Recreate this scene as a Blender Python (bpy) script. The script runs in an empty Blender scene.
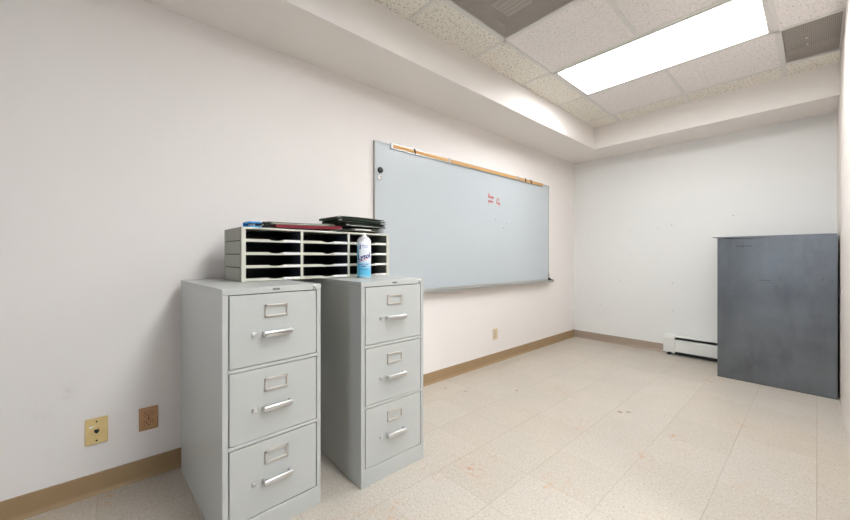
import bpy, bmesh, math, random
from mathutils import Vector, Matrix
random.seed(7)
S = bpy.context.scene
COL = S.collection

# ------------------------------------------------------------------ camera, sky, exposure
cam_d = bpy.data.cameras.new('camera')
cam = bpy.data.objects.new('camera', cam_d); COL.objects.link(cam)
cam_d.sensor_fit = 'HORIZONTAL'; cam_d.sensor_width = 36.0
cam_d.lens = 36.0 * 349.84 / 850
cam_d.shift_y = (256.4 - 260) / 850
cam_d.clip_start = 0.02
cam.location = (2.0947, 0, 1.0362)
cam.rotation_euler = (math.pi / 2, 0, 0.842)
S.camera = cam

LAMP = 20.0          # radiance of the diffuser of the ceiling light in the picture
LAMP_NEAR = 19.5     # of the one above the filing cabinets
LAMP_ADDED = 38.0   # of an added, unseen one beside the camera that brightens the left wall
SKY = 6.0           # radiance of the overcast sky beyond the window
world = bpy.data.worlds.new('sky'); S.world = world
world.use_nodes = True
bg = world.node_tree.nodes['Background']
bg.inputs[0].default_value = (0.80, 0.90, 1.0, 1); bg.inputs[1].default_value = SKY

S.view_settings.view_transform = 'Standard'
S.view_settings.look = 'None'
S.view_settings.exposure = 0.05
S.view_settings.gamma = 1.0
S.view_settings.use_curve_mapping = False
S.cycles.max_bounces = 14
S.cycles.diffuse_bounces = 8
S.cycles.sample_clamp_indirect = 8.0

# window daylight portal (guides the sky light through the opening)
pd = bpy.data.lights.new('window_portal', 'AREA'); pd.shape = 'RECTANGLE'
pd.size = .63; pd.size_y = 1.8; pd.cycles.is_portal = True
po = bpy.data.objects.new('window_portal', pd); COL.objects.link(po)
po.location = (1.665, -2.02, 1.2); po.rotation_euler = (math.pi / 2, 0, 0)

# ------------------------------------------------------------------ measured room
YB = 4.458; XR = 2.207; ZS = 2.232; ZC = 2.4755; WS = 0.440; WB = 0.449
GX = 0.7048; GY = 2.5636; T = 0.6096
YF = -2.0; XE = 5.2; YJ = 1.55

# ------------------------------------------------------------------ helpers
def lin(c):
    def f(v):
        v /= 255.0
        return v / 12.92 if v <= 0.04045 else ((v + 0.055) / 1.055) ** 2.4
    return (f(c[0]), f(c[1]), f(c[2]), 1)

class N:
    """small node-tree writer"""
    def __init__(self, name):
        self.m = bpy.data.materials.new(name); self.m.use_nodes = True
        self.t = self.m.node_tree; self.p = self.t.nodes['Principled BSDF']; self.out = self.t.nodes['Material Output']
        self._co = None
    def n(self, typ, **kw):
        x = self.t.nodes.new(typ)
        for k, v in kw.items(): setattr(x, k, v)
        return x
    def link(self, a, b): self.t.links.new(a, b)
    def co(self):
        if not self._co: self._co = self.n('ShaderNodeTexCoord').outputs['Object']
        return self._co
    def sock(self, s, v):
        if hasattr(v, 'is_linked') or isinstance(v, bpy.types.NodeSocket): self.link(v, s)
        else: s.default_value = v
    def math(self, op, a, b=0.0, c=None):
        x = self.n('ShaderNodeMath', operation=op)
        self.sock(x.inputs[0], a); self.sock(x.inputs[1], b)
        if c is not None: self.sock(x.inputs[2], c)
        return x.outputs[0]
    def noise(self, scale, detail=2, rough=0.5, vec=None):
        x = self.n('ShaderNodeTexNoise'); x.inputs['Scale'].default_value = scale
        x.inputs['Detail'].default_value = detail; x.inputs['Roughness'].default_value = rough
        self.link(vec or self.co(), x.inputs['Vector']); return x.outputs['Fac']
    def voronoi(self, scale, feature='F1', out='Distance', vec=None, rnd=1.0):
        x = self.n('ShaderNodeTexVoronoi', feature=feature); x.inputs['Scale'].default_value = scale
        x.inputs['Randomness'].default_value = rnd
        self.link(vec or self.co(), x.inputs['Vector']); return x.outputs[out]
    def mapping(self, scale=(1, 1, 1), loc=(0, 0, 0)):
        x = self.n('ShaderNodeMapping'); x.inputs['Scale'].default_value = scale; x.inputs['Location'].default_value = loc
        self.link(self.co(), x.inputs['Vector']); return x.outputs[0]
    def ramp(self, fac, a, b, lo=0.0, hi=1.0):
        x = self.n('ShaderNodeMapRange'); self.link(fac, x.inputs[0])
        x.inputs[1].default_value = a; x.inputs[2].default_value = b
        x.inputs[3].default_value = lo; x.inputs[4].default_value = hi
        x.clamp = True; return x.outputs[0]
    def mix(self, fac, a, b):
        x = self.n('ShaderNodeMix', data_type='RGBA')
        self.sock(x.inputs[0], fac); self.sock(x.inputs[6], a); self.sock(x.inputs[7], b)
        return x.outputs[2]
    def xyz(self):
        x = self.n('ShaderNodeSeparateXYZ'); self.link(self.co(), x.inputs[0]); return x.outputs
    def color(self, v): self.sock(self.p.inputs['Base Color'], v)
    def set(self, rough=None, metal=None, spec=None):
        if rough is not None: self.sock(self.p.inputs['Roughness'], rough)
        if metal is not None: self.sock(self.p.inputs['Metallic'], metal)
        if spec is not None: self.sock(self.p.inputs['Specular IOR Level'], spec)
    def bump(self, h, strength=0.2, dist=0.002):
        x = self.n('ShaderNodeBump'); x.inputs['Strength'].default_value = strength; x.inputs['Distance'].default_value = dist
        self.link(h, x.inputs['Height']); self.link(x.outputs[0], self.p.inputs['Normal'])
    def spot(self, P, r, soft, vec=None):
        d = self.n('ShaderNodeVectorMath', operation='DISTANCE'); self.link(vec or self.co(), d.inputs[0]); d.inputs[1].default_value = P
        return self.ramp(d.outputs['Value'], r, r + soft, 1, 0)

def plain(name, c, rough=0.5, metal=0.0, var=0.04, scale=30.0, bump=0.0, spec=None):
    w = N(name); a = lin(c)
    k = w.noise(scale, 3)
    lo = tuple(x * (1 - var) for x in a[:3]) + (1,); hi = tuple(min(1, x * (1 + var)) for x in a[:3]) + (1,)
    w.color(w.mix(k, lo, hi)); w.set(rough, metal, spec)
    if bump: w.bump(w.noise(scale * 8, 2), bump, 0.001)
    return w.m

class B:
    """collects shapes into one mesh"""
    def __init__(self, M=None): self.bm = bmesh.new(); self.M = M or Matrix()
    def box(self, x0, x1, y0, y1, z0, z1, bev=0.0, seg=2, M=None, mi=0):
        m = bmesh.new(); bmesh.ops.create_cube(m, size=1)
        for v in m.verts:
            v.co = Vector(((x0 + x1) / 2 + v.co.x * (x1 - x0), (y0 + y1) / 2 + v.co.y * (y1 - y0), (z0 + z1) / 2 + v.co.z * (z1 - z0)))
        if bev: bmesh.ops.bevel(m, geom=m.edges[:], offset=bev, segments=seg, profile=0.5, affect='EDGES')
        return self.add(m, M, mi)
    def add(self, m, M=None, mi=0):
        if M is not None: m.transform(M)
        m.transform(self.M)
        for f in m.faces: f.material_index = mi
        me = bpy.data.meshes.new('t'); m.to_mesh(me); m.free(); self.bm.from_mesh(me); bpy.data.meshes.remove(me); return self
    def quad(self, pts, mi=0):
        f = self.bm.faces.new([self.bm.verts.new(self.M @ Vector(p)) for p in pts]); f.material_index = mi; return self
    def prism(self, prof, axis, a, b, mi=0):
        """closed 2-D profile extruded along axis x, y or z from a to b"""
        m = bmesh.new()
        def pt(p, t): return {'x': (t, p[0], p[1]), 'y': (p[0], t, p[1]), 'z': (p[0], p[1], t)}[axis]
        A = [m.verts.new(pt(p, a)) for p in prof]; C = [m.verts.new(pt(p, b)) for p in prof]
        n = len(prof)
        for i in range(n): m.faces.new((A[i], A[(i + 1) % n], C[(i + 1) % n], C[i]))
        m.faces.new(A[::-1]); m.faces.new(C)
        bmesh.ops.recalc_face_normals(m, faces=m.faces[:])
        return self.add(m, None, mi)
    def lathe(self, prof, c=(0, 0, 0), n=32, mi=0, axis='z'):
        m = bmesh.new(); rings = []
        for r, z in prof:
            rings.append([m.verts.new((r * math.cos(2 * math.pi * i / n), r * math.sin(2 * math.pi * i / n), z)) for i in range(n)] if r > 1e-6 else [m.verts.new((0, 0, z))])
        for A, C in zip(rings, rings[1:]):
            for i in range(n):
                j = (i + 1) % n
                if len(A) == 1 and len(C) == 1: continue
                if len(A) == 1: m.faces.new((A[0], C[i], C[j]))
                elif len(C) == 1: m.faces.new((A[i], A[j], C[0]))
                else: m.faces.new((A[i], A[j], C[j], C[i]))
        bmesh.ops.recalc_face_normals(m, faces=m.faces[:])
        R = Matrix()
        if axis == 'x': R = Matrix.Rotation(math.pi / 2, 4, 'Y')
        if axis == 'y': R = Matrix.Rotation(-math.pi / 2, 4, 'X')
        return self.add(m, Matrix.Translation(c) @ R, mi)
    def tube(self, pts, r, n=8, mi=0):
        m = bmesh.new(); P = [Vector(p) for p in pts]; rings = []
        for i, p in enumerate(P):
            d = (P[min(i + 1, len(P) - 1)] - P[max(i - 1, 0)]).normalized()
            u = d.orthogonal().normalized() if i == 0 else (u - d * u.dot(d)).normalized()
            v = d.cross(u)
            rings.append([m.verts.new(p + r * (math.cos(2 * math.pi * k / n) * u + math.sin(2 * math.pi * k / n) * v)) for k in range(n)])
        for A, C in zip(rings, rings[1:]):
            for k in range(n): m.faces.new((A[k], A[(k + 1) % n], C[(k + 1) % n], C[k]))
        m.faces.new(rings[0][::-1]); m.faces.new(rings[-1])
        bmesh.ops.recalc_face_normals(m, faces=m.faces[:])
        return self.add(m, None, mi)
    def build(self, name, mats, parent=None, smooth=None):
        me = bpy.data.meshes.new(name); self.bm.to_mesh(me); self.bm.free()
        for m in (mats if isinstance(mats, (list, tuple)) else [mats]): me.materials.append(m)
        if smooth is not None:
            me.polygons.foreach_set('use_smooth', [True] * len(me.polygons))
            me.set_sharp_from_angle(angle=math.radians(smooth))
        o = bpy.data.objects.new(name, me); COL.objects.link(o)
        if parent: o.parent = parent
        return o

def tag(o, label, cat, group=None):
    o['label'] = label; o['category'] = cat
    if group: o['group'] = group
    return o
def thing(name, label, cat, loc=(0, 0, 0), rz=0.0, group=None):
    o = bpy.data.objects.new(name, None); COL.objects.link(o)
    o.empty_display_size = 0.1; o.location = loc; o.rotation_euler = (0, 0, rz)
    return tag(o, label, cat, group)
def struct(o): o['kind'] = 'structure'; return o
def dup(root, loc, rz, label, group=None):
    r = root.copy(); COL.objects.link(r); r.location = loc; r.rotation_euler = (0, 0, rz); r['label'] = label
    if group: r['group'] = group
    for ch in list(root.children):
        c = ch.copy(); COL.objects.link(c); c.parent = r
        for g in list(ch.children):
            d = g.copy(); COL.objects.link(d); d.parent = c
    return r
def text_bm(s, size, depth=0.0003, shear=0.0, bold=0.0):
    cu = bpy.data.curves.new('lettering', 'FONT'); cu.body = s; cu.size = size; cu.extrude = depth; cu.shear = shear
    cu.align_x = 'CENTER'; cu.align_y = 'CENTER'; cu.offset = bold; cu.resolution_u = 4
    o = bpy.data.objects.new('lettering', cu); COL.objects.link(o)
    me = bpy.data.meshes.new_from_object(o.evaluated_get(bpy.context.evaluated_depsgraph_get()))
    bpy.data.objects.remove(o); bpy.data.curves.remove(cu)
    m = bmesh.new(); m.from_mesh(me); bpy.data.meshes.remove(me); return m

# ------------------------------------------------------------------ materials
def wall_mat(name, c, marks=(), smears=()):
    w = N(name); a = lin(c)
    k = w.noise(2.5, 3)
    col = w.mix(k, tuple(x * 0.98 for x in a[:3]) + (1,), tuple(min(1, x * 1.02) for x in a[:3]) + (1,))
    for P, r in marks: col = w.mix(w.math('MULTIPLY', w.spot(P, r * .5, 0.006), 0.45), col, lin((105, 98, 92)))
    for P, r, amt in smears:
        m = w.math('MULTIPLY', w.spot(P, 0.0, r), w.ramp(w.noise(40, 3), 0.35, 0.7))
        col = w.mix(w.math('MULTIPLY', m, amt), col, lin((130, 120, 110)))
    w.color(col); w.set(0.62, 0, 0.3); w.bump(w.noise(260, 2), 0.12, 0.001)
    return w.m
M_left = wall_mat('warm_white_wall_paint', (234, 229, 226), (), [((0, -.14, .47), .045, .22), ((0, -.22, .39), .07, .08), ((0, .03, .30), .03, .1)])
hole_px = [(1.12, .0), ]
marks = [((.187, YB, 1.32), .003), ((.30, YB, 1.30), .004), ((.66, YB, 1.335), .004), ((.66, YB, 1.06), .004), ((.93, YB, 1.345), .003), ((1.06, YB, 1.372), .006),
         ((.30, YB, 1.04), .003), ((.66, YB, .74), .004), ((1.07, YB, .75), .006), ((1.07, YB, .455), .005), ((.33, YB, .45), .005), ((1.56, YB, 1.43), .006), ((.055, YB, 2.16), .004), ((.55, YB, .75), .003)]
M_back = wall_mat('cool_white_wall_paint', (224, 224, 222), marks)
M_unseen = wall_mat('greige_wall_paint', (132, 128, 124))
M_soffit = wall_mat('soffit_paint', (230, 225, 221))
def right_mat():
    w = N('streaked_white_panelling'); v = w.mapping((1, 26, 0.25))
    col = w.mix(w.ramp(w.noise(3, 3, 0.6, v), 0.35, 0.65), lin((214, 203, 196)), lin((230, 224, 219)))
    col = w.mix(w.math('MULTIPLY', w.spot((XR, 2.63, .03), 0.0, .05), .9), col, lin((196, 140, 92)))
    w.color(col); w.set(0.5); return w.m
M_right = right_mat()

def floor_mat():
    w = N('speckled_vinyl_tile'); o = w.xyz(); co = w.co()
    X0, Y0, t = 2.0947, 1.78, 0.3048
    u = w.math('DIVIDE', w.math('SUBTRACT', o[0], X0), t); v = w.math('DIVIDE', w.math('SUBTRACT', o[1], Y0), t)
    def edge(s, wd):
        f = w.math('ABSOLUTE', w.math('SUBTRACT', w.math('FRACT', w.math('ADD', s, 0.5)), 0.5))
        return w.ramp(f, wd * .4, wd, 1, 0)
    seam = w.math('MAXIMUM', w.math('MULTIPLY', edge(u, 0.0062), 1.0), w.math('MULTIPLY', edge(v, 0.006), 0.6))
    seam = w.math('MULTIPLY', seam, w.ramp(w.noise(1.7, 2), 0.25, 0.7, 0.35, 1.0))
    cell = w.n('ShaderNodeCombineXYZ'); w.link(w.math('FLOOR', u), cell.inputs[0]); w.link(w.math('FLOOR', v), cell.inputs[1])
    wn = w.n('ShaderNodeTexWhiteNoise'); w.link(cell.outputs[0], wn.inputs['Vector'])
    base = w.mix(wn.outputs['Value'], lin((181, 173, 162)), lin((187, 180, 170)))
    base = w.mix(w.ramp(w.noise(1.6, 4), 0.45, 0.75, 0, 0.35), base, lin((199, 185, 164)))
    base = w.mix(w.math('MULTIPLY', w.ramp(w.noise(110, 3, 0.65), 0.55, 0.65), 0.5), base, lin((164, 144, 118)))
    base = w.mix(w.math('MULTIPLY', w.ramp(w.noise(120, 2, 0.5, w.mapping((1, 1, 1), (5, 3, 0))), 0.60, 0.68), 0.6), base, lin((132, 112, 92)))
    base = w.mix(w.math('MULTIPLY', w.ramp(w.noise(95, 2, 0.5, w.mapping((1, 1, 1), (9, 7, 0))), 0.58, 0.68), 0.35), base, lin((222, 216, 206)))
    rust = w.math('MULTIPLY', w.ramp(w.noise(3.1, 2, 0.5, w.mapping((1, 1, 1), (2.2, 4.1, 0))), 0.56, 0.70), w.ramp(w.noise(26, 3, 0.6), 0.52, 0.68))
    base = w.mix(w.math('MULTIPLY', rust, 0.55), base, lin((188, 138, 84)))
    for P, r, a in [((.98, 1.30, 0), .09, .75), ((.90, 1.16, 0), .06, .75), ((1.0, 1.46, 0), .05, .5), ((1.55, 2.40, 0), .07, .8), ((1.53, 3.72, 0), .09, .55), ((1.5, 2.06, 0), .06, .7), ((1.62, 2.25, 0), .1, .4)]:
        mk = w.math('MULTIPLY', w.spot(P, 0.0, r), w.ramp(w.noise(38, 3, 0.6), 0.5, 0.62))
        base = w.mix(w.math('MULTIPLY', mk, a), base, lin((176, 120, 70)))
    for P, r in [((1.22, 2.52, 0), .012), ((1.26, 2.56, 0), .01), ((.55, 2.33, 0), .008), ((.30, 2.02, 0), .006), ((.15, 1.95, 0), .006)]:
        base = w.mix(w.math('MULTIPLY', w.spot(P, r, .008), .7), base, lin((120, 84, 66)))
    base = w.mix(w.math('MULTIPLY', seam, 0.75), base, lin((134, 112, 88)))
    w.color(base)
    w.set(w.ramp(w.noise(6, 4), 0.3, 0.7, 0.295, 0.40), 0, 0.5)
    w.bump(w.math('SUBTRACT', w.math('MULTIPLY', w.noise(9, 2), 0.3), seam), 0.12, 0.001)
    return w.m
M_floor = floor_mat()

def tile_mat(name, c, pit, scale, amt, thr):
    w = N(name)
    k = w.ramp(w.noise(scale, 3, 0.6), thr, thr + 0.09)
    k2 = w.ramp(w.noise(scale * 0.45, 2, 0.5, w.mapping((1, 1, 1), (3, 8, 0))), 0.3, 0.7)
    a = lin(c); col = w.mix(k2, tuple(x * .96 for x in a[:3]) + (1,), tuple(min(1, x * 1.03) for x in a[:3]) + (1,))
    w.color(w.mix(w.math('MULTIPLY', k, amt), col, lin(pit))); w.set(0.9, 0, 0.1)
    w.bump(w.math('MULTIPLY', k, -1), 0.35, 0.002)
    return w.m
M_field = tile_mat('fine_fissured_ceiling_tile', (234, 229, 227), (126, 114, 106), 105, 0.7, 0.575)
M_border = tile_mat('coarse_fissured_ceiling_tile', (234, 230, 221), (112, 98, 84), 80, 0.8, 0.56)
M_grid = plain('ceiling_grid_paint', (216, 214, 210), 0.45)
M_base = plain('tan_vinyl_base', (158, 132, 98), 0.42, var=0.06, scale=5)
M_base_back = plain('taupe_vinyl_base', (158, 142, 128), 0.42, var=0.06, scale=5)
M_putty = plain('light_grey_cabinet_enamel', (187, 189, 187), 0.33, var=0.015, scale=4, bump=0.03)
M_gap = plain('gap_shade_dark_steel', (30, 30, 30), 0.7)  # colour of dark fittings, also standing in for shade in gaps and seams
M_chrome = plain('satin_chrome', (214, 214, 215), 0.3, 1.0)
M_holder = plain('brushed_label_frame', (206, 200, 194), 0.35, 0.55)
M_cream = plain('putty_tray_enamel', (204, 203, 190), 0.45, var=0.02, scale=6)
M_trayside = plain('grey_putty_tray_side', (152, 151, 140), 0.5, var=0.03, scale=6)
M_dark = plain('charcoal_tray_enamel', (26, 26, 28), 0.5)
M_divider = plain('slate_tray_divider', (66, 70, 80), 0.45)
M_black = plain('black_plastic', (22, 22, 24), 0.45)
M_board = plain('whiteboard_enamel', (187, 194, 199), 0.30, var=0.012, scale=1.5)
M_alu = plain('aluminium_trim', (190, 190, 188), 0.35, 0.7)
M_trimd = plain('grey_board_edge', (166, 160, 152), 0.5, 0.3)
M_cork = plain('orange_cork_strip', (204, 158, 100), 0.8, var=0.16, scale=60)
M_white = plain('white_plastic', (230, 230, 228), 0.35)
M_heater = plain('white_heater_enamel', (216, 216, 212), 0.4, var=0.02)
M_red = plain('red_marker_ink', (222, 96, 82), 0.6)
M_smudge = plain('grey_marker_smudge', (150, 155, 160), 0.6)
M_almond = plain('almond_plate_plastic', (222, 196, 138), 0.45)
M_tan = plain('tan_outlet_plate', (186, 142, 104), 0.45)
M_ivory = plain('ivory_outlet_plate', (214, 196, 166), 0.45)
M_frame = plain('window_frame_paint', (225, 225, 222), 0.5)

def steel_mat():
    w = N('dark_blue_grey_steel')
    k = w.noise(2.2, 5, 0.6); k2 = w.noise(5, 4, 0.65, w.mapping((1.6, 1, 0.45)))
    col = w.mix(w.ramp(k, 0.3, 0.7), lin((99, 103, 108)), lin((124, 128, 133)))
    w.color(w.mix(w.ramp(k2, 0.5, 0.75, 0, 0.35), col, lin((76, 78, 82))))
    w.set(w.ramp(k2, 0.3, 0.7, 0.29, 0.36), 0.82, 0.5)
    w.bump(w.noise(1.7, 2), 0.25, 0.02)
    return w.m
M_steel = steel_mat()
M_steel_edge = plain('worn_olive_steel_edge', (58, 60, 56), 0.5, 0.4)

def emit_mat(LAMP):
    w = N('lit_prismatic_lens'); o = w.xyz()
    # two fluorescent tubes run along the fixture behind the lens
    def band(c):
        d = w.math('ABSOLUTE', w.math('SUBTRACT', o[1], c)); return w.ramp(d, 0.02, 0.15, 1, 0)
    s = w.math('ADD', w.math('MULTIPLY', w.math('MAXIMUM', band(.135), band(-.135)), 0.35 * LAMP), 0.75 * LAMP)
    w.color((0.9, 0.9, 0.9, 1)); w.p.inputs['Emission Color'].default_value = (0.955, 0.985, 1.0, 1)
    w.link(s, w.p.inputs['Emission Strength']); w.set(0.4)
    return w.m
M_lens = emit_mat(LAMP); M_lens_near = emit_mat(LAMP_NEAR); M_lens_added = emit_mat(LAMP_ADDED)

def mesh_mat(name, c):
    """perforated sheet: a lattice of round holes one can look through"""
    w = N(name); v = w.mapping((1, 1, 0))
    d = w.voronoi(120, 'F1', 'Distance', v, 0.0)
    w.color(lin(c)); w.set(0.5, 0.3)
    tr = w.n('ShaderNodeBsdfTransparent'); mx = w.n('ShaderNodeMixShader')
    w.link(w.ramp(d, 0.27, 0.34, 1, 0), mx.inputs[0]); w.link(w.p.outputs[0], mx.inputs[1]); w.link(tr.outputs[0], mx.inputs[2])
    w.link(mx.outputs[0], w.out.inputs['Surface']); return w.m
M_perf = mesh_mat('perforated_grille_sheet', (172, 165, 158))
M_pan = plain('grille_plenum', (150, 140, 130), 0.8)
M_defl = plain('deflector_blade', (232, 232, 228), 0.5, 0.0)

# ------------------------------------------------------------------ room shell
b = B(); b.quad([(-.1, YF - .1, 0), (XE + .1, YF - .1, 0), (XE + .1, YB + .1, 0), (-.1, YB + .1, 0)])
struct(b.build('floor', M_floor))
struct(B().box(-.12, 0, YF - .12, YB + .12, 0, ZC + .1).build('wall_left', M_left))
struct(B().box(0, XR + .12, YB, YB + .12, 0, ZC + .1).build('wall_back', M_back))
struct(B().box(XR, XR + .12, YJ, YB, 0, ZC + .1).build('wall_right', M_right))
struct(B().box(XR + .12, XE + .12, YJ, YJ + .12, 0, ZC + .1).build('wall_alcove', M_unseen))
struct(B().box(XE, XE + .12, YF - .12, YJ, 0, ZC + .1).build('wall_far_right', M_unseen))
wx0, wx1, wz0, wz1 = 1.35, 1.98, .3, 2.1
b = B(); b.box(0, wx0, YF - .12, YF, 0, ZC + .1); b.box(wx1, XE, YF - .12, YF, 0, ZC + .1)
b.box(wx0, wx1, YF - .12, YF, 0, wz0); b.box(wx0, wx1, YF - .12, YF, wz1, ZC + .1)
struct(b.build('wall_front', M_unseen))
# window behind the camera
b = B(); 
for x in (wx0, wx1 - .05): b.box(x, x + .05, YF - .09, YF - .04, wz0, wz1, .004)
for z in (wz0, wz1 - .05): b.box(wx0, wx1, YF - .088, YF - .042, z, z + .05, .004)
wf = struct(b.build('window_1', M_frame))
def glass_mat():
    w = N('window_glass'); tr = w.n('ShaderNodeBsdfTransparent'); gl = w.n('ShaderNodeBsdfGlossy'); gl.inputs['Roughness'].default_value = 0.02
    mx = w.n('ShaderNodeMixShader'); mx.inputs[0].default_value = 0.06
    w.link(tr.outputs[0], mx.inputs[1]); w.link(gl.outputs[0], mx.inputs[2]); w.link(mx.outputs[0], w.out.inputs['Surface']); return w.m
B().box(wx0 + .02, wx1 - .02, YF - .068, YF - .062, wz0 + .02, wz1 - .02).build('pane', glass_mat(), wf)

# dropped soffit along the left and the back wall
b = B(); b.box(0, WS, YF, YB, ZS, ZC + .1); struct(b.build('ceiling_soffit_left', M_soffit))
b = B(); b.box(WS, XR, YB - WB, YB, ZS, ZC + .1); struct(b.build('ceiling_soffit_back', M_soffit))

# suspended ceiling: tiles cell by cell, left out where a fixture sits
xs = [WS] + [GX + i * T for i in range(9) if GX + i * T < XE] + [XE]
ys0 = [GY + i * T for i in range(-7, 3)]
ys = [YF] + [y for y in ys0 if YF < y < YB - WB] + [YB - WB]
holes = [(GX, GX + 2 * T, GY, GY + T), (GX + T, GX + 3 * T, GY - 3 * T, GY - 2 * T), (GX + 4 * T, GX + 6 * T, GY - 3 * T, GY - 2 * T), (GX, GX + T, GY - 2 * T, GY - T), (GX + 2 * T, GX + 3 * T, GY + T, GY + 2 * T)]
b = B()
for x0, x1 in zip(xs, xs[1:]):
    for y0, y1 in zip(ys, ys[1:]):
        cx, cy = (x0 + x1) / 2, (y0 + y1) / 2
        if any(h[0] < cx < h[1] and h[2] < cy < h[3] for h in holes): continue
        brd = x1 <= GX + .001 or y0 >= GY + 2 * T - .001 or y0 < YF + .01 or (x0 >= GX + 2 * T - .01 and y0 >= GY + T - .01)
        b.quad([(x0, y0, ZC), (x0, y1, ZC), (x1, y1, ZC), (x1, y0, ZC)], 1 if brd else 0)
b.box(-.1, XE + .1, YF - .1, YB + .1, ZC + .12, ZC + .2)
struct(b.build('ceiling', [M_field, M_border]))
b = B(); g = .0115
def inside(x, y): return any(h[0] + .01 < x < h[1] - .01 and h[2] + .01 < y < h[3] - .01 for h in holes)
for x in xs[1:-1]:
    for y0, y1 in zip(ys, ys[1:]):
        if not inside(x, (y0 + y1) / 2): b.box(x - g, x + g, y0 - g, y1 + g, ZC - .0035, ZC + .02)
for y in ys[1:-1]:
    for x0, x1 in zip(xs, xs[1:]):
        if not inside((x0 + x1) / 2, y): b.box(x0, x1, y - g, y + g, ZC - .003, ZC + .02)
struct(b.build('trim_1', M_grid))
b = B(); b.box(WS, WS + .014, YF, YB - WB, ZC - .002, ZC + .0005); b.box(WS, XR, YB - WB - .014, YB - WB, ZC - .002, ZC + .0005)
struct(b.build('trim_2', M_border))

# vinyl cove base
def cove(h=.092): return [(0, 0), (.014, 0), (.012, .004), (.006, .012), (.0042, .02), (.004, h - .003), (.002, h), (0, h)]
struct(B().prism(cove(), 'y', YF, YB).build('baseboard_left', M_base))
b = B(); b.prism([(YB - p[0], p[1]) for p in cove(.09)], 'x', 0, 1.004); struct(b.build('baseboard_back', M_base_back))

# ------------------------------------------------------------------ ceiling fixtures
def troffer(loc, label, M_lens=M_lens):
    t = thing('ceiling_light', label, 'ceiling light', loc, 0, 'recessed ceiling lights')
    L, W = 2 * T / 2 - .012, T / 2 - .012
    f = B()
    f.box(-L, L, -W, -W + .024, -.006, .07, .002); f.box(-L, L, W - .024, W, -.006, .07, .002)
    f.box(-L, -L + .026, -W, W, -.006, .07, .002); f.box(L - .026, L, -W, W, -.006, .07, .002)
    f.box(-L, L, -W, W, .07, .08); f.build('frame', M_grid, t)
    d = B().box(-L + .02, L - .02, -W + .018, W - .018, .046, .052).build('diffuser', M_lens, t)
    return t
lamp = troffer((GX + T, GY + T / 2, ZC), 'rectangular lit fluorescent ceiling light with white diffuser')
troffer((GX + 2 * T, GY - 2.5 * T, ZC), 'lit fluorescent ceiling light near the filing cabinets, above the photo', M_lens_near)
troffer((GX + 5 * T, GY - 2.5 * T, ZC), 'added unseen fluorescent ceiling light brightening the left wall, in the recess to the right of the camera', M_lens_added)  # unseen lamp added to lift the left wall

def grille(name, x0, x1, y0, y1, label, defl):
    cx, cy = (x0 + x1) / 2, (y0 + y1) / 2; hx, hy = (x1 - x0) / 2, (y1 - y0) / 2
    t = thing('ceiling_vent', label, 'vent', (cx, cy, ZC), 0, 'perforated ceiling vents')
    f = B(); k = .008
    f.box(-hx, hx, -hy, -hy + k, -.002, .012); f.box(-hx, hx, hy - k, hy, -.002, .012)
    f.box(-hx, -hx + k, -hy, hy, -.002, .012); f.box(hx - k, hx, -hy, hy, -.002, .012); f.build('frame', M_grid, t)
    B().quad([(-hx, -hy, .004), (-hx, hy, .004), (hx, hy, .004), (hx, -hy, .004)]).build('perforated_face', M_perf, t)
    p = B(); p.box(-hx, hx, -hy, hy, .09, .1)
    for s in (-1, 1): p.box(s * hx - .003, s * hx + .003, -hy, hy, .006, .1); p.box(-hx, hx, s * hy - .003, s * hy + .003, .006, .1)
    p.build('plenum', M_pan, t)
    for (px, py) in defl:
        d = B()
        for i in range(5):
            q = -.07 + i * .035
            d.box(px - .085, px + .085, py + q - .012, py + q + .012, .03 + .002 * i, .034 + .002 * i)
        d.build('deflector', M_defl, t)
    for s in (-1, 1): B().lathe([(0, -.003), (.006, -.002), (.007, .003)], (0 if hx > .28 else -.02, s * .05, 0), 12).build('screw', M_chrome, t)
    return t
grille('ceiling_vent', GX + .012, GX + T - .012, GY - 2 * T + .012, GY - T - .012, 'dark perforated ceiling vent with square deflector behind its mesh',
       [(-.1, .09), (.1, .09), (-.1, -.12), (.1, -.12)])
grille('ceiling_vent', GX + 2 * T + .0115, XR - .001, GY + T - .01, GY + 2 * T - .02, 'grey perforated ceiling vent cut off by the right wall', [])

# ------------------------------------------------------------------ whiteboard on the left wall
WY0, WY1, WZ0, WZ1 = 1.377, 3.785, .766, 1.858
wb = thing('whiteboard', 'large wall-mounted whiteboard with orange map rail and red writing', 'whiteboard', (0, WY0, WZ0))
W, H = WY1 - WY0, WZ1 - WZ0
B().box(0, .016, .006, W - .006, .004, H - .004).build('writing_surface', M_board, wb)
B().box(0, .0175, 0, .005, 0, H, .0015).build('side_trim', M_trimd, wb)
B().box(0, .021, W - .012, W, 0, H, .002).build('side_trim', M_alu, wb)
B().box(0, .021, 0, W, H - .008, H, .002).build('top_trim', M_alu, wb)
# pen tray: a shallow trough
B().prism([(0, -.016), (.062, -.022), (.07, -.016), (.072, -.002), (.066, .0), (.06, -.008), (.02, -.004), (.018, .012), (0, .012)], 'y', 0, W).build('pen_tray', M_alu, wb, 30)
B().prism([(0, -.018), (.064, -.024), (.074, -.016), (.075, .0), (.02, .014), (0, .014)], 'y', W, W + .008).build('tray_end_cap', M_black, wb)
B().box(.016, .026, W - .016, W + .002, .012, .075, .003).build('corner_cap', M_trimd, wb)
B().box(.018, .04, W - .02, W + .004, .0, .022, .005).build('tray_stop', M_black, wb)
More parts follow.
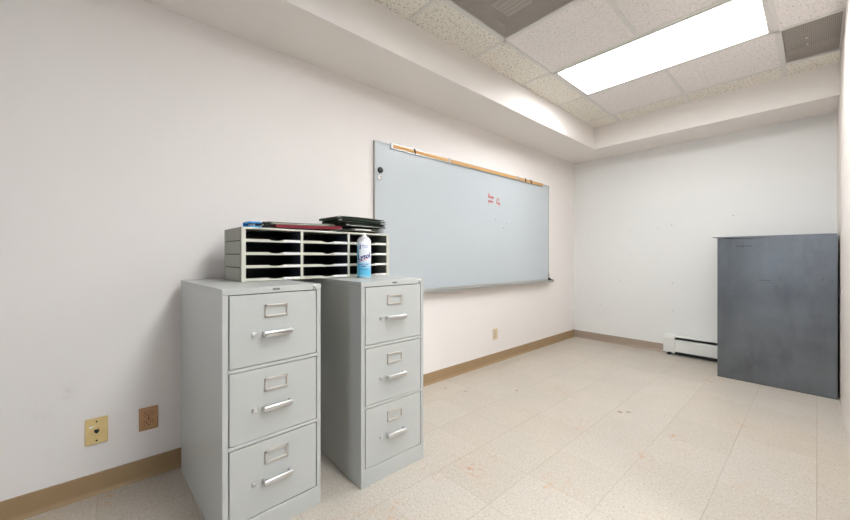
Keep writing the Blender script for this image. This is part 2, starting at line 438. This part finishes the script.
# map rail: cork strip in a channel, with sliding hooks
r0, r1 = 1.525 - WY0, 3.63 - WY0
ra = B().box(.016, .028, r0, r1, H - .034, H + .006, .002).build('map_rail', M_alu, wb)
B().box(.026, .032, r0, r1, H - .026, H - .002, .001).build('cork_insert', M_cork, ra)
B().box(.014, .034, r0 - .012, r0 + .004, H - .036, H + .008, .003).build('rail_end', M_alu, ra)
for y in (1.735, 2.12, 3.13, 3.27, 3.38):
    c = B(); yy = y - WY0; k = 1.0 if y in (2.12, 3.13) else .5
    c.box(.03, .036, yy - .012 * k, yy + .012 * k, H - .036 * k - .004, H + .008, .002)
    c.tube([(.036, yy, H - .012), (.046, yy, H - .022), (.044, yy, H - .034), (.037, yy, H - .036)], .003)
    c.build('map_hook', M_alu if k == 1 else M_gap, wb)
# red writing (two short lines)
GL = {'R': [[(0, 0), (.05, 1), (.5, .95), (.55, .65), (.1, .5), (.6, 0)]], 'o': [[(.3, .55), (.05, .4), (.05, .1), (.3, 0), (.5, .2), (.45, .45), (.3, .55)]],
      'm': [[(0, .5), (.05, 0), (.1, .4), (.25, .5), (.3, 0), (.35, .4), (.5, .5), (.6, 0)]], 's': [[(.4, .5), (.1, .45), (.15, .3), (.4, .2), (.3, 0), (0, .05)]],
      'i': [[(.1, .5), (.12, 0)], [(.12, .75), (.14, .8)]], 'y': [[(0, .5), (.15, .05), (.35, .1)], [(.4, .5), (.35, -.3), (.1, -.45)]],
      'u': [[(0, .5), (.05, .05), (.35, .05), (.4, .5), (.45, 0)]], 'r': [[(0, .5), (.05, 0), (.1, .4), (.35, .5)]],
      'l': [[(.1, 0), (.15, 1), (.25, 1), (.1, 0), (.3, .05)]], 'a': [[(.4, .5), (.05, .4), (.05, .05), (.4, .15), (.45, .5), (.5, 0)]]}
def write(txt, y, z, h, dz):
    b = B(); x = 0
    for ch in txt:
        if ch == ' ': x += .38; continue
        for st in GL[ch]: b.tube([(.0172, y + (x + p[0] * .8) * h, z + p[1] * h + x * dz) for p in st], .0023, 5)
        x += .55
    return b
for txt, y, z in (('Room', 2.66, 1.594), ('is', 2.795, 1.585), ('your', 2.66, 1.552), ('lay', 2.785, 1.546)):
    write(txt, y - WY0, z - WZ0, .037, -.0012).build('writing', M_red, wb)
for y, z, r in ((2.775, 1.395, .012), (2.955, 1.365, .010), (2.90, 1.318, .011)):
    b = B(); m = bmesh.new(); bmesh.ops.create_circle(m, cap_ends=True, segments=10, radius=r); b.add(m, Matrix.Translation((.0166, y - WY0, z - WZ0)) @ Matrix.Rotation(math.pi / 2, 4, 'Y') @ Matrix.Scale(.6, 4, (1, 0, 0))); b.build('ink_smudge', M_smudge, wb)
# magnets on the board
t = thing('magnet', 'round black magnet near upper left corner of whiteboard', 'magnet', (.0165, 1.425, 1.652))
B().lathe([(0, 0), (.021, 0), (.022, .004), (.021, .010), (.017, .012), (0, .0125)], (0, 0, 0), 28, 0, 'x').build('disc', M_black, t, 40)
t = thing('magnetic_hook', 'small white magnetic hook below the black round magnet', 'hook', (.0165, 1.420, 1.598))
B().lathe([(0, 0), (.018, 0), (.019, .003), (.017, .006), (0, .007)], (0, 0, 0), 28, 0, 'x').build('base', M_white, t, 40)
B().tube([(.006, 0, .006), (.02, 0, .004), (.026, 0, -.006), (.022, 0, -.014), (.014, 0, -.013)], .0032).build('hook', M_alu, t, 60)

# ------------------------------------------------------------------ outlets and jack on the left wall
def plate(b, w, h, d=.006): b.box(0, d, -w / 2, w / 2, -h / 2, h / 2, .002); return b
t = thing('phone_jack', 'almond wall plate with phone jack, left of the brown outlet', 'wall plate', (0, -.052, .277))
plate(B(), .074, .112, .009).build('plate', M_almond, t)
b = B().lathe([(0, 0), (.021, 0), (.021, .003), (.0195, .0035), (0, .0035)], (.0085, 0, .002), 28, 0, 'x'); b.build('jack_ring', M_almond, t, 40)
b = B(); b.box(.010, .0125, -.008, .008, -.004, .008); b.box(.010, .0125, -.004, .004, -.009, -.004); b.build('jack_socket', M_gap, t)
for z in (-.041, .041): B().lathe([(0, .002), (.003, .0015), (.0035, 0)], (.009, 0, z), 10, 0, 'x').build('screw', M_gap, t)
B().box(.009, .0098, -.024, -.004, .016, .024).build('label_sticker', M_white, t)
def outlet(loc, label, mat, dark):
    t = thing('wall_outlet', label, 'outlet', loc, 0, 'duplex wall outlets')
    plate(B(), .071, .106).build('plate', mat, t)
    for z in (-.0195, .0195):
        b = B()
        prof = [(.0165 * math.cos(a), max(-.0125, min(.0125, .0165 * math.sin(a))) + z) for a in [2 * math.pi * i / 28 for i in range(28)]]
        B().prism([(p[0] * 1.09, (p[1] - z) * 1.09 + z) for p in prof], 'x', .005, .0063).build('receptacle_gap_shade', M_gap, t)  # dark ring, shade of the recess outline put into its colour
        b.prism(prof, 'x', .005, .0085); r = b.build('receptacle', mat, t)
        s = B(); s.box(.0085, .0089, -.0085, -.0055, z - .002, z + .007); s.box(.0085, .0089, .0055, .008, z - .001, z + .007)
        s.lathe([(0, .0004), (.0028, .0004), (.0028, 0)], (.0085, 0, z - .007), 12, 0, 'x'); s.build('slots', dark, r)
    B().lathe([(0, .002), (.003, .0015), (.0035, 0)], (.006, 0, 0), 10, 0, 'x').build('screw', M_gap, t)
    return t
outlet((0, .126, .276), 'tan-brown duplex outlet on the wall beside the left filing cabinet', M_tan, M_gap)
outlet((0, 2.788, .278), 'ivory duplex outlet low on the wall below the whiteboard', M_ivory, M_gap)

# ------------------------------------------------------------------ filing cabinets
CW, CD, CH = .371, .675, .922
def cabinet(loc, rz, label):
    t = thing('filing_cabinet', label, 'filing cabinet', loc, rz, 'three-drawer filing cabinets')
    b = B()                                     # x forward (front face at 0), y width, z up
    b.box(-CD + .001, -CD + .003, .01, CW - .01, 0, CH - .024)                                    # back; sides run the full depth
    b.box(-CD, .0, 0, .0195, .0, CH - .024, .001, 1, None); b.box(-CD, .0, CW - .0175, CW, .0, CH - .024, .001, 1)   # stiles
    b.box(-.02, 0, .015, CW - .015, .6215, .6335, .0012, 1); b.box(-.02, 0, .015, CW - .015, .3485, .3605, .0012, 1)   # rails
    b.build('body', M_putty, t)
    B().box(-CD, .001, -.001, CW + .001, CH - .0235, CH, .0022, 2).build('top', M_putty, t)
    B().box(-.03, .0012, -.0008, CW + .0008, 0, .077, .0015, 1).build('plinth', M_putty, t)
    B().box(-CD + .02, -.012, .018, CW - .016, .05, CH - .03).build('drawer_gap_shade', M_gap, t)  # dark filler, shade of the drawer gaps put into its colour
    for z0, z1 in ((.0815, .3455), (.3635, .6185), (.6365, .8955)):
        d = B().box(-.016, .0005, .0232, CW - .0212, z0, z1, .0014, 2).build('drawer', M_putty, t)
        zl = z1 - .064; zh = z1 - .147
        f = B(); y0, y1 = .142, .230; k = .0078
        f.box(0, .0065, y0, y1, zl - .024, zl - .024 + k, .0014); f.box(0, .0065, y0, y1, zl + .024 - k, zl + .024, .0014)
        f.box(0, .0065, y0, y0 + k, zl - .024, zl + .024, .0014); f.box(0, .0065, y1 - k, y1, zl - .024, zl + .024, .0014)
        f.build('label_holder', M_holder, d)
        h = B()
        for y in (.137, .236):
            h.box(0, .026, y - .005, y + .005, zh - .008, zh + .009, .003)
        h.box(.017, .030, .131, .242, zh - .010, zh + .010, .0055, 3)
        h.build('handle', M_chrome, d, 40)
        l = B(); l.box(0, .004, .096, .114, zh - .008, zh + .008, .0018); l.box(.003, .011, .0985, .1115, zh - .006, zh + .006, .0025); l.build('latch', M_chrome, d, 40)
    B().lathe([(0, .009), (.0055, .009), (.0065, .008), (.0068, .004), (.0085, .003), (.009, 0)], (.001, CW - .027, CH - .0115), 20, 0, 'x').build('lock', M_chrome, t, 40)
    m = text_bm('HON', .0115, .0003, 0, .0004)
    B().add(m, Matrix(((0, 0, 1, .0013), (1, 0, 0, CW / 2), (0, 1, 0, CH - .011), (0, 0, 0, 1)))).build('badge', M_gap, t)
    return t
cab = cabinet((.7235, .2825, 0), math.radians(3.0), 'grey three-drawer steel filing cabinet nearer the brown wall outlet')
cab2 = dup(cab, (.7475, .823, 0), math.radians(.4), 'grey three-drawer steel filing cabinet with the spray can on top')

# ------------------------------------------------------------------ literature organizer across both cabinets
OW, OD, OH = .812, .262, .2455
OZ = CH + .0005
org = thing('mail_organizer', 'putty-coloured twelve-slot steel mail sorter on top of the filing cabinets', 'mail sorter', (.408, .424, OZ), math.radians(2.0))
for y0, y1, sg in ((0, .009, -1), (OW - .009, OW, 1)):        # side panels: four stacked modules show as bands with seams
    b = B(); b.box(-OD, 0, y0, y1, .0, OH - .0005, .001)
    yo = y0 if sg < 0 else y1
    for k in range(4):
        z = .004 + k * .0605
        ya, yb = sorted((yo - sg * .001, yo + sg * .0025))
        b.box(-OD + .016, -.022, ya, yb, z + .002, z + .0575, .001)
        if k: b.box(-OD + .002, -.002, *sorted((yo - sg * .001, yo + sg * .0012)), z - .003, z + .001, 0, 1, None, 1)
    ya, yb = sorted((yo - sg * .012, yo + sg * .003))
    b.box(-.016, .0005, ya, yb, 0, OH - .0005, .0015); b.box(-OD - .001, -OD + .014, ya, yb, 0, OH - .0005, .0015)
    b.build('side_panel', [M_trayside, M_gap], org)
    ya, yb = sorted((yo - sg * .016, yo + sg * .002))
    B().box(.001, .0035, ya, yb, 0, OH - .001, .0008).build('front_post', M_cream, org)
B().box(-OD, .003, 0, OW, OH - .009, OH, .0015).build('top', M_cream, org)
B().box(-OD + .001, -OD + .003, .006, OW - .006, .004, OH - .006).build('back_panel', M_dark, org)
pitch = (OH - .009) / 4
cols = [.009, .009 + (OW - .018) / 3, .009 + 2 * (OW - .018) / 3, OW - .009]
for c in (1, 2):
    y = cols[c]
    d = B().box(-OD + .003, -.002, y - .0025, y + .0025, .004, OH - .008).build('divider', M_divider, org)
    B().box(-.002, .003, y - .0065, y + .0065, .002, OH - .004, .001).build('divider_edge', M_cream, d)
for k in range(4):
    z = .002 + k * pitch
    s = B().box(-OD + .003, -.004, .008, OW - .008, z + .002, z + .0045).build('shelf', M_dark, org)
    for c in range(3):
        y0, y1 = cols[c] + .004, cols[c + 1] - .004; w = y1 - y0
        # front lip with a shallow finger scoop in the middle
        n = 10; up = []
        for i in range(n + 1):
            f = .40 + .26 * i / n
            up.append((y0 + w * f, z + .013 - .006 * math.sin(math.pi * i / n) ** .6))
        prof = [(y0, z), (y1, z), (y1, z + .013)] + up[::-1] + [(y0, z + .013)]
        B().prism(prof, 'x', -.004, .002).build('shelf_lip', M_cream, s)
        h = B(); h.box(.002, .006, y0 + w * .66, y1 - w * .03, z + .0005, z + .0135, .001); h.build('label_holder', M_white, s)

# ------------------------------------------------------------------ folders and papers on top of the sorter
OM = Matrix.Translation((.408, .424, OZ + OH)) @ Matrix.Rotation(math.radians(2.0), 4, 'Z')
def folder_mat(name, c): return plain(name, c, 0.6, var=0.10, scale=25)
F_dg = folder_mat('dark_green_pressboard', (64, 76, 62)); F_gg = folder_mat('grey_green_pressboard', (132, 140, 124)); F_ol = folder_mat('olive_card', (108, 110, 88))
F_ma = folder_mat('maroon_card', (138, 30, 44)); F_bl = folder_mat('bright_blue_card', (54, 158, 224)); F_bk = folder_mat('black_card', (28, 28, 28)); F_gy = folder_mat('grey_card', (120, 120, 116))
M_paper = plain('white_paper', (226, 224, 216), 0.7)
def sheet(b, x0, x1, y0, y1, z, th, lift=None):
    """thin sheet with a gentle sag, solid"""
    nx, ny = 4, 14; V = {}
    for s in (0, 1):
        for i in range(nx + 1):
            for j in range(ny + 1):
                u, v = i / nx, j / ny
                zz = z + s * th + (lift(u, v) if lift else 0)
                V[s, i, j] = b.bm.verts.new(b.M @ Vector((x0 + (x1 - x0) * u, y0 + (y1 - y0) * v, zz)))
    for i in range(nx):
        for j in range(ny):
            b.bm.faces.new((V[1, i, j], V[1, i + 1, j], V[1, i + 1, j + 1], V[1, i, j + 1]))
            b.bm.faces.new((V[0, i, j], V[0, i, j + 1], V[0, i + 1, j + 1], V[0, i + 1, j]))
    for i in range(nx):
        for j in (0, ny): b.bm.faces.new((V[0, i, j], V[0, i + 1, j], V[1, i + 1, j], V[1, i, j]))
    for j in range(ny):
        for i in (0, nx): b.bm.faces.new((V[0, i, j], V[0, i, j + 1], V[1, i, j + 1], V[1, i, j]))
    bmesh.ops.recalc_face_normals(b.bm, faces=b.bm.faces[:])
    return b
def folder(name, label, cat, mat, y0, y1, z, th, d=.235, x1=-.006, lift=None, hooks=False, paper=0.0, group=None, rz=0.0, leaf=.0022):
    """a folded folder lying flat: lower leaf, upper leaf and a rounded fold along one side, papers inside"""
    t = thing(name, label, cat, (0, 0, 0), 0, group)
    t.matrix_world = OM @ Matrix.Translation((x1 - d / 2, (y0 + y1) / 2, z)) @ Matrix.Rotation(rz, 4, 'Z')
    hw = (y1 - y0) / 2
    b = B(); sheet(b, -d / 2, d / 2, -hw, hw, 0, leaf, lift); sheet(b, -d / 2, d / 2 - .004, -hw, hw, th - leaf, leaf, lift)
    sheet(b, -d / 2, -d / 2 + .003, -hw, hw, leaf * .5, th - leaf, lift)
    b.build('cover', mat, t)
    if paper:
        p = B(); sheet(p, -d / 2 + .006, d / 2 + (.004 if paper > .8 else -.006), -hw + .02, hw - (.10 if paper > .8 else .03), leaf + .0003, max(.001, (th - 2 * leaf) * paper), lift); p.build('papers', M_paper, t)
    if hooks:
        for s in (-1, 1):
            h = B(); zz = th * .6 + (lift(1, (s + 1) / 2) if lift else 0)
            h.tube([(d / 2 - .006, s * (hw - .01), zz), (d / 2 - .004, s * (hw + .006), zz), (d / 2 - .004, s * (hw + .010), zz - .005)], .0018, 6); h.build('hanger_hook', M_alu, t)
    return t
# left pile
folder('document_folder', 'bright blue folder at the left end of the mail sorter top', 'folder', F_bl, .034, .086, .0, .026, d=.10, x1=-.002, leaf=.006, paper=.8)
folder('card_folder', 'thin black folder lying under the maroon folder', 'folder', F_bk, .100, .46, .0, .006, d=.22, x1=-.010, group='folders on the mail sorter')
folder('card_folder', 'maroon folder lying below the grey-green hanging folder', 'folder', F_ma, .150, .500, .0065, .013, d=.225, x1=-.003, lift=lambda u, v: .010 * v * v, leaf=.0055, group='folders on the mail sorter')
folder('hanging_folder', 'pale grey-green hanging folder on top of the maroon folder', 'folder', F_gg, .122, .465, .0245, .010, d=.22, x1=-.014, lift=lambda u, v: .009 * v * v - .002, paper=.4, hooks=False, group='folders on the mail sorter')
t = thing('binder_clip', 'black binder clip between the blue folder and the hanging folder', 'clip'); t.matrix_world = OM @ Matrix.Translation((-.004, .100, .0065)) @ Matrix.Scale(1.25, 4)
b = B(); b.prism([(-.02, 0), (.012, .0), (.018, .010), (.012, .016), (-.02, .004)], 'y', -.012, .014); b.build('body', M_black, t)
B().tube([(.012, -.010, .008), (.020, -.016, .002), (.016, -.022, .000)], .0016, 6).build('wire_arm', M_alu, t)
# right pile, bottom to top
P = [('card_folder', 'olive card folder at the bottom of the right pile', F_ol, .56, .775, .0, .013, .0, .0, False, .0),
     ('card_folder', 'grey folder with white papers, second up in the right pile', F_gy, .565, .79, .0135, .011, .0, .95, False, .02),
     ('hanging_folder', 'dark green hanging folder third up in the right pile', F_dg, .545, .795, .0305, .012, .006, .4, True, -.03),
     ('card_folder', 'black folder in the middle of the right pile', F_bk, .53, .80, .044, .009, .006, .0, False, .02),
     ('hanging_folder', 'dark green hanging folder second from the top of the right pile', F_dg, .50, .80, .0545, .014, .006, .0, True, -.02),
     ('hanging_folder', 'dark green hanging folder topmost on the right pile', F_dg, .485, .795, .070, .013, .006, .0, True, .025)]
for nm, lb, mt, y0, y1, z, th, amp, pp, hk, rz in P:
    folder(nm, lb, 'folder', mt, y0, y1, z, th, d=.225, x1=-.006 + random.uniform(-.010, .008), lift=(lambda u, v, a=amp, p=y0, q=y1: a * math.sin(math.pi * (p + (q - p) * v - .38) / .44)), hooks=hk, paper=pp, group='folders on the mail sorter', rz=rz)

# ------------------------------------------------------------------ spray can on the right cabinet
can = thing('spray_can', 'white and light blue disinfectant aerosol can without a cap', 'aerosol can', (.490, .998, CH), 0)
RC, HC = .0365, .195
def can_mat():
    w = N('printed_can_label'); o = w.xyz()
    front = math.radians(-52)                     # the printed face looks towards the room
    fx, fy = math.cos(front), math.sin(front)
    a = w.math('ADD', w.math('MULTIPLY', o[0], -fy), w.math('MULTIPLY', o[1], fx))   # across the face
    # blue field with a curved upper edge: left band and lower third
    low = w.ramp(w.math('ADD', o[2], w.math('MULTIPLY', a, 0.5)), .055, .105, 1, 0)
    band = w.math('MULTIPLY', w.ramp(a, -.020, -.012, 1, 0), w.ramp(o[2], .165, .19, 1, 0))
    k = w.math('MAXIMUM', w.math('MULTIPLY', low, .95), w.math('MULTIPLY', band, .85))
    w.color(w.mix(k, lin((232, 236, 242)), lin((86, 190, 228)))); w.set(0.28, 0.15); return w.m
B().lathe([(0, .0), (RC - .004, .0), (RC - .001, .003), (RC, .006), (RC, HC - .006), (RC - .001, HC - .003), (RC - .003, HC)], (0, 0, 0), 48).build('body', can_mat(), can, 40)
B().lathe([(RC - .0, .001), (RC + .001, .003), (RC + .0008, .006), (RC - .001, .007)], (0, 0, 0), 48).build('bottom_rim', M_alu, can, 60)
B().lathe([(RC - .0015, HC - .002), (RC + .0005, HC), (RC - .0005, HC + .003), (RC - .004, HC + .010), (RC - .011, HC + .019), (RC - .018, HC + .023), (.012, HC + .024)], (0, 0, 0), 48).build('dome', plain('can_dome_metal', (206, 207, 210), 0.32, 0.4), can, 60)
n_ = B(); n_.lathe([(.0155, HC + .021), (.0150, HC + .028), (.0085, HC + .030), (.0075, HC + .043), (.0045, HC + .045), (0, HC + .045)], (0, 0, 0), 24)
n_.build('nozzle', M_white, can, 50)
M_navy = plain('navy_print', (38, 44, 122), 0.4); M_redp = plain('red_print', (204, 48, 66), 0.4); M_bluep = plain('blue_print', (52, 116, 186), 0.4); M_whp = plain('pale_print', (226, 240, 246), 0.4)
FRONT = math.radians(-43)
def on_can(name, m, z, mat, off=0.0, rot=0.0):
    bmesh.ops.triangulate(m, faces=m.faces[:])
    long = [e for e in m.edges if e.calc_length() > .008]
    if long: bmesh.ops.subdivide_edges(m, edges=long, cuts=2)
    if rot: m.transform(Matrix.Rotation(rot, 4, 'Z'))
    for v in m.verts:
        a = FRONT + (v.co.x + off) / RC; r = RC + .0004 + v.co.z
        v.co = Vector((r * math.cos(a), r * math.sin(a), z + v.co.y))
    B().add(m).build(name, mat, can)
on_can('brand_lettering', text_bm('Lysol', .035, .0002, .25, .0011), .113, M_navy, .005, .22)
sw = bmesh.new()
pts = [(-.027, -.012), (-.012, -.006), (.006, .001), (.024, .009), (.026, .013), (.006, .0045), (-.012, -.002), (-.025, -.0065)]
sw.faces.new([sw.verts.new((x, y, .0002)) for x, y in pts]); on_can('swoosh', sw, .094, M_redp, .002)
on_can('lettering', text_bm('DISINFECTANT', .0085, .0002, 0, .0003), .073, M_bluep, .004)
on_can('lettering', text_bm('SPRAY', .0095, .0002, 0, .0004), .062, M_navy, .006)
on_can('lettering', text_bm('KILLS 99.9%', .0068, .0002, 0, .0002), .172, M_navy, .012)
on_can('lettering', text_bm('OF GERMS', .0062, .0002, 0, .0002), .163, M_bluep, .012)
on_can('lettering', text_bm('Crisp Linen', .0100, .0002, .15, .0002), .047, M_bluep, .004)
on_can('lettering', text_bm('NET WT 19 OZ', .0052, .0002, 0, .0001), .014, M_whp, .0)
ic = bmesh.new(); bmesh.ops.create_grid(ic, x_segments=4, y_segments=6, size=.5)
ic.transform(Matrix.Diagonal((.006, .024, 1, 1))); on_can('side_panel_print', ic, .164, M_navy, -.014)

# ------------------------------------------------------------------ baseboard heater under the back wall
ht = thing('baseboard_heater', 'white baseboard heater along the back wall beside the dark steel cabinet', 'heater', (1.004, YB, 0))
HL = XR - .01 - 1.004
def hp(pts): return [(-p[0], p[1]) for p in pts]
B().box(0, HL, -.006, 0, .01, .206).build('back_plate', M_heater, ht)
B().prism(hp([(.004, .207), (.062, .198), (.066, .194), (.064, .191), (.004, .200)]), 'x', .1, HL).build('top_hood', M_heater, ht)
B().prism(hp([(.073, .042), (.078, .042), (.077, .156), (.072, .163), (.064, .164), (.064, .160), (.070, .159), (.073, .153)]), 'x', .1, HL).build('front_cover', M_heater, ht, 30)
B().prism(hp([(.016, .166), (.050, .182), (.051, .180), (.017, .164)]), 'x', .1, HL).build('damper', M_steel_edge, ht)  # dark tone carries the shade inside the slot
b = B(); b.box(.1, HL, -.05, -.012, .05, .12); b.tube([(.1, -.03, .085), (HL, -.03, .085)], .011, 10); b.build('element', M_gap, ht)
B().box(.1, HL, -.066, -.006, .012, .04).build('bottom_gap_shade', M_gap, ht)  # dark strip painted as the shade under the cover
c = B(); c.prism(hp([(0, .030), (.081, .030), (.081, .178), (.068, .205), (0, .211)]), 'x', 0, .102)
bmesh.ops.bevel(c.bm, geom=c.bm.edges[:], offset=.002, segments=2, affect='EDGES', profile=.5); c.build('end_cap', M_heater, ht)
for x in (.03, HL - .05): B().box(x, x + .03, -.06, -.01, 0, .032).build('foot', M_gap, ht)

# ------------------------------------------------------------------ dark steel cabinet with its back to the room
SX0, SX1, SY0, SY1, SZ = 1.521, 2.194, 3.905, 4.33, 1.203
st = thing('steel_cabinet', 'dark blue-grey steel cabinet in the far right corner with overhanging top', 'cabinet', (SX0, SY0, 0))
w, d = SX1 - SX0, SY1 - SY0
b = B(); b.box(0, w, 0, .002, .004, SZ - .02, .0006); b.build('back_panel', M_steel, st)
b = B(); b.box(.0005, .003, .002, d, 0, SZ - .012); b.box(w - .003, w - .0005, .002, d, 0, SZ - .012); b.box(0.003, w - .003, d - .003, d, 0, SZ - .012); b.box(.003, w - .003, .004, d - .003, .0, .02); b.build('body', M_steel_edge, st)
# top plate: a folded sheet with a thin lip that runs out past the left side, its fold dropping to the right
b = B(); b.prism([(-.034, SZ - .004), (0, SZ - .005), (.0, SZ - .007), (w * .5, SZ - .021), (w, SZ - .028), (w, SZ), (w * .85, SZ + .001), (-.034, SZ - .0005)], 'y', -.004, d)
b.build('top', M_steel, st)
b = B(); random.seed(3)
for i in range(9): x = .122 + i * .011; b.box(x, x + .0075, -.0006, .0005, 1.118 + random.uniform(-.002, .002), 1.125 + random.uniform(-.002, .002))
b.build('stamped_mark', M_black, st)
for x0, x1, z0, z1 in ((.262, .33, .843, .846), (.275, .345, .824, .8255), (.1, .106, .97, .976), (.60, .606, .86, .866), (.645, .651, .856, .862)):
    B().box(x0, x1, -.0006, .0005, z0, z1).build('scratch', M_black, st)
